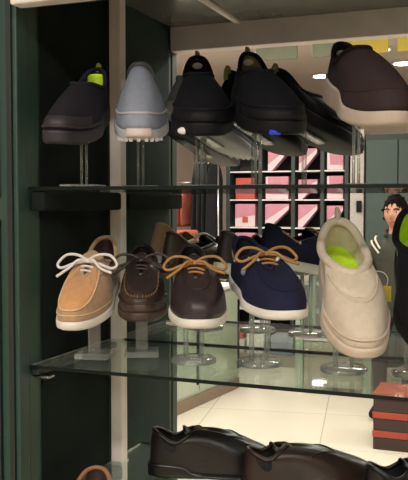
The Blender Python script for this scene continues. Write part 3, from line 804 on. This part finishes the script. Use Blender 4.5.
# ------------------------------------------------------------------ person
def person():
    SKIN = mat('skin', (178, 128, 104), .5, .06, 30); HAIR = mat('black_hair', (10, 8, 8), .8, .3, 120, .3, spec=.1)
    JK = mat('olive_jacket', (46, 48, 36), .8, .15, 30, .4); TR = mat('dark_trousers', (38, 38, 46), .8, .1, 30); STR = mat('pale_stripe', (196, 190, 170), .7)
    r = thing('person', 'person in dark olive jacket with pale shoulder stripes and short black hair, looking this way', 'person', (-.765, 5.4, 0), (0, 0, radians(-8)))
    # skeleton: x = person's left/right, -y = forward
    J = {'pel': ((0, 0, .78), .115, .09), 'bel': ((0, 0, .90), .115, .09), 'che': ((0, .0, 1.06), .135, .095), 'nkb': ((0, .005, 1.19), .075, .06), 'nk': ((0, .0, 1.245), .048, .048), 'hd': ((0, -.01, 1.33), .05, .05)}
    E = [('pel', 'bel'), ('bel', 'che'), ('che', 'nkb'), ('nkb', 'nk'), ('nk', 'hd')]
    for s, n in ((-1, 'r'), (1, 'l')):
        J['sh'+n] = ((s*.155, .0, 1.15), .062, .06); J['el'+n] = ((s*.205, .01, .92), .045, .045); J['wr'+n] = ((s*.20, -.08, .71), .030, .028); J['ha'+n] = ((s*.195, -.10, .66), .030, .020)
        J['hp'+n] = ((s*.085, 0, .72), .085, .085); J['kn'+n] = ((s*.095, -.015, .42), .055, .058); J['an'+n] = ((s*.10, .01, .085), .036, .04); J['to'+n] = ((s*.115, -.13, .035), .034, .03)
        E += [('che', 'sh'+n), ('sh'+n, 'el'+n), ('el'+n, 'wr'+n), ('wr'+n, 'ha'+n), ('pel', 'hp'+n), ('hp'+n, 'kn'+n), ('kn'+n, 'an'+n), ('an'+n, 'to'+n)]
        for q, (dx, ln) in enumerate(((-.018, .055), (-.006, .064), (.006, .060), (.018, .048))):
            a = (s*(.195+dx), -.105, .635); b = (s*(.195+dx*1.1), -.118, .635-ln*.55); c = (s*(.193+dx), -.112, .635-ln)
            J[f'f{n}{q}a'] = (a, .0095, .0095); J[f'f{n}{q}b'] = (b, .0085, .0085); J[f'f{n}{q}c'] = (c, .0072, .0072)
            E += [('ha'+n, f'f{n}{q}a'), (f'f{n}{q}a', f'f{n}{q}b'), (f'f{n}{q}b', f'f{n}{q}c')]
        J['t'+n+'a'] = ((s*.172, -.12, .655), .011, .011); J['t'+n+'b'] = ((s*.164, -.135, .625), .009, .009)
        E += [('wr'+n, 't'+n+'a'), ('t'+n+'a', 't'+n+'b')]
    ks = list(J); me = bpy.data.meshes.new('body')
    me.from_pydata([J[k][0] for k in ks], [(ks.index(a), ks.index(b)) for a, b in E], [])
    o = bpy.data.objects.new('body', me); COL.objects.link(o)
    o.modifiers.new('skin', 'SKIN')
    lay = me.skin_vertices[0].data if me.skin_vertices else None
    if lay is None:
        bpy.context.view_layer.objects.active = o
    for i, k in enumerate(ks):
        lay[i].radius = (J[k][1], J[k][2]); lay[i].use_root = (k == 'pel')
    o.modifiers.new('sub', 'SUBSURF').levels = 2
    dg = bpy.context.evaluated_depsgraph_get(); ev = o.evaluated_get(dg)
    body = bpy.data.meshes.new_from_object(ev)
    bpy.data.objects.remove(o)
    # head shape joined to the body by a remesh
    bm = bmesh.new(); bm.from_mesh(body)
    hd = MB(); rows = []; HC = Vector((0, -.012, 1.385))
    for i in range(25):
        a = pi*i/24-pi/2; rr = cos(a); row = []
        for k in range(32):
            b = 2*pi*k/32; x = .074*rr*cos(b); y = .092*rr*sin(b); z = .114*sin(a)
            if z < -.02: x *= 1-.28*min(1, (-z-.02)/.09); y = y*(1-.15*min(1, (-z-.02)/.09))-.008*min(1, (-z-.02)/.09)
            fy = -y/.092
            if fy > .3:   # face relief
                y -= .026*exp(-((x/.012)**2))*exp(-(((z+.022)/.014)**2))+.012*exp(-((x/.009)**2))*exp(-(((z+.002)/.022)**2))
                for s in (-1, 1): y += .009*exp(-(((x-s*.030)/.014)**2)-((z-.006)/.010)**2)
                y -= .006*exp(-((x/.022)**2))*exp(-(((z+.060)/.010)**2))
                y -= .006*exp(-((x/.045)**2))*exp(-(((z-.024)/.008)**2))
            row.append(HC+Vector((x, y, z)))
        rows.append(row)
    hd.grid(rows, cyc=True, cap0=True, cap1=True)
    for s in (-1, 1): hd.ball(HC+Vector((s*.076, .008, -.006)), .010, .018, .030, 14)
    vs = [bm.verts.new(v) for v in hd.v]
    for f in hd.f:
        try: bm.faces.new([vs[i] for i in f])
        except ValueError: pass
    bmesh.ops.recalc_face_normals(bm, faces=bm.faces[:])
    bm.to_mesh(body); bm.free()
    o = bpy.data.objects.new('body', body); COL.objects.link(o)
    md = o.modifiers.new('rm', 'REMESH'); md.mode = 'VOXEL'; md.voxel_size = .0065; md.use_smooth_shade = True
    dg = bpy.context.evaluated_depsgraph_get(); fin = bpy.data.meshes.new_from_object(o.evaluated_get(dg))
    bpy.data.objects.remove(o)
    fin.materials.clear()
    for m in (SKIN, TR, BLKS): fin.materials.append(m)
    for p in fin.polygons:
        c = p.center
        p.material_index = 2 if c.z < .10 else (1 if c.z < .80 and abs(c.x) < .165 else 0)
        p.use_smooth = True
    fin.name = 'body'
    o = bpy.data.objects.new('body', fin); COL.objects.link(o); o.parent = r
    # jacket: shell lifted from the body surface
    def shell(name, m, keep, off):
        bm = bmesh.new(); bm.from_mesh(fin)
        bmesh.ops.delete(bm, geom=[f for f in bm.faces if not keep(f.calc_center_median())], context='FACES')
        bm.normal_update()
        for v in bm.verts: v.co += v.normal*off
        me = bpy.data.meshes.new(name); bm.to_mesh(me); bm.free(); me.materials.clear(); me.materials.append(m)
        for p in me.polygons: p.material_index = 0; p.use_smooth = True
        j = bpy.data.objects.new(name, me); COL.objects.link(j); j.parent = r
        sd = j.modifiers.new('solid', 'SOLIDIFY'); sd.thickness = .006; sd.offset = -1
        return j
    jk = shell('jacket', JK, lambda c: (.70 < c.z < 1.245 and abs(c.x) < .15) or (abs(c.x) >= .14 and c.z > .715 and c.z < 1.245), .012)
    # stripes over the shoulders
    for s in (-1, 1):
        for q in (0, .03):
            MB().tube(catmull([(s*(.075+q*.3), -.098+.0, 1.15-q), (s*(.11+q*.6), -.088, 1.205-q), (s*(.125+q), -.03, 1.228-q), (s*(.13+q), .03, 1.225-q)], 6), .007, 8, flat=.5).build('shoulder_stripe', STR, jk)
    MB().tube(catmull([(-.05, -.062, 1.235), (-.068, 0, 1.262), (-.04, .055, 1.27), (.04, .055, 1.27), (.068, 0, 1.262), (.05, -.062, 1.235)], 6), .014, 8).build('jacket_collar', JK, jk)
    # hair: cap with a ragged fringe and short tufts
    rng = random.Random(3)
    def hr(a, b):
        fr_ = max(0, -sin(b)); low = -.055+.112*fr_**.7+.012*sin(13*b)*fr_+.008*sin(29*b)
        z = low+(.122-low)*(1-(1-cos(a))**1.15)
        q = sqrt(max(0, 1-(max(z, 0)/.126)**2)); q = q if z > 0 else 1-.10*(-z/.055)
        w_ = 1+.025*sin(6*b+4*a)+.02*sin(17*b+2*a)
        return HC+Vector((.080*q*cos(b)*w_, .098*q*sin(b)*w_+.005, z))
    rows = [[hr(pi/2*i/18, 2*pi*k/72) for k in range(72)] for i in range(19)]
    hm = MB().grid(rows, cyc=True, cap0=True)
    for k in range(70):
        a = pi/2*rng.uniform(.1, 1); b = rng.uniform(0, 2*pi); p = hr(a, b); d = (p-HC-Vector((0, 0, -.02))).normalized()
        t_ = Vector((rng.uniform(-.4, .4), rng.uniform(-.2, .4), -.8))
        hm.tube([p-d*.004, p+d*.006+t_*.008, p+d*.003+t_*.015], [.009, .007, .002], 6)
    hm.build('hair', HAIR, r, solid=.004)
    EY = mat('dark_eye', (22, 16, 14), .2); EW = mat('eye_white', (200, 190, 184), .3); LP = mat('lip', (140, 78, 70), .5)
    for s in (-1, 1):
        e = MB().ball(HC+Vector((s*.030, -.072, .006)), .011, .010, .006, 12).build('eye', EW, r)
        MB().ball(HC+Vector((s*.030, -.081, .006)), .005, .003, .005, 10).build('iris', EY, e)
        MB().tube([HC+Vector((s*.014, -.094, .024)), HC+Vector((s*.032, -.090, .029)), HC+Vector((s*.048, -.074, .023))], .0038, 6).build('eyebrow', HAIR, r)
    MB().tube([HC+Vector((-.022, -.080, -.060)), HC+Vector((-.008, -.090, -.058)), HC+Vector((.008, -.090, -.058)), HC+Vector((.022, -.080, -.060))], .0042, 6).build('mouth', LP, r)
person()

# ------------------------------------------------------------------ lamps
LAMP = mat('lamp_diffuser', (255, 248, 238), .5, .0, 5, emit=14)
def added_panel_light(x, y, sx, sy, label, power):  # panels added out of view to light the shoe fronts and floor
    r = thing('added_ceiling_light', label, 'light', (x, y, ZC), group='added ceiling lights')
    MB().box(-sx/2-.03, sx/2+.03, -sy/2-.03, sy/2+.03, -.02, -.001).build('housing', WHITE, r, bevel=.004)
    MB().box(-sx/2, sx/2, -sy/2, sy/2, -.024, -.0205).build('diffuser', LAMP, r)
    l = bpy.data.lights.new('lamp', 'AREA'); l.shape = 'RECTANGLE'; l.size = sx; l.size_y = sy; l.energy = power; l.color = (1, .97, .92)
    o = bpy.data.objects.new('lamp', l); COL.objects.link(o); o.parent = r; o.location = (0, 0, -.03)
def down_light(x, y, label):
    r = thing('downlight', label, 'light', (x, y, ZC), group='round downlights')
    MB().lathe([(.10, -.001), (.11, -.004), (.11, -.012), (.085, -.016)], 32).build('trim_ring', WHITE, r)
    MB().lathe([(.08, -.0165), (.08, -.022)], 32).build('diffuser', LAMP, r)
PW = 42
added_panel_light(-.9, -1.0, 1.2, .3, 'added unseen rectangular ceiling light in front of the display unit', PW)
added_panel_light(.9, -1.0, 1.2, .3, 'added unseen rectangular ceiling light in front of the display unit, to the right', PW)
added_panel_light(-1.9, 3.6, 1.2, .3, 'added unseen rectangular ceiling light above the low cabinet', PW)
added_panel_light(-.3, 3.6, 1.2, .3, 'added unseen rectangular ceiling light above the tiles behind the unit', PW)
added_panel_light(-2.2, 5.7, 1.2, .3, 'added unseen rectangular ceiling light above the clothes', PW*.8)
added_panel_light(1.6, 4.5, 1.2, .3, 'added unseen rectangular ceiling light over the right of the shop', PW)
down_light(-1.9, 8.05, 'round downlight showing above the brown trainer, farther one')
down_light(-1.12, 6.85, 'round downlight showing at the reflected fascia near the yellow boards')
down_light(-1.03, 7.6, 'round downlight showing just right of the brown trainer')

w = bpy.data.worlds.new('world'); SC.world = w; w.use_nodes = True
w.node_tree.nodes['Background'].inputs[0].default_value = (.5, .48, .45, 1); w.node_tree.nodes['Background'].inputs[1].default_value = .3

# ------------------------------------------------------------------ camera
cam = bpy.data.cameras.new('camera'); co = bpy.data.objects.new('camera', cam); COL.objects.link(co); SC.camera = co
F = 800.0
cam.sensor_fit = 'VERTICAL'; cam.sensor_height = 24; cam.lens = 24*F/480; cam.clip_start = .02
th = atan(316/F); pt_ = atan(37/F)
co.location = (0, 0, 1.45); co.rotation_euler = (pi/2-pt_, 0, th)
vs = SC.view_settings; vs.view_transform = 'Standard'; vs.look = 'None'; vs.exposure = 0; vs.gamma = 1; vs.use_curve_mapping = False
SC.cycles.max_bounces = 10; SC.cycles.transparent_max_bounces = 24
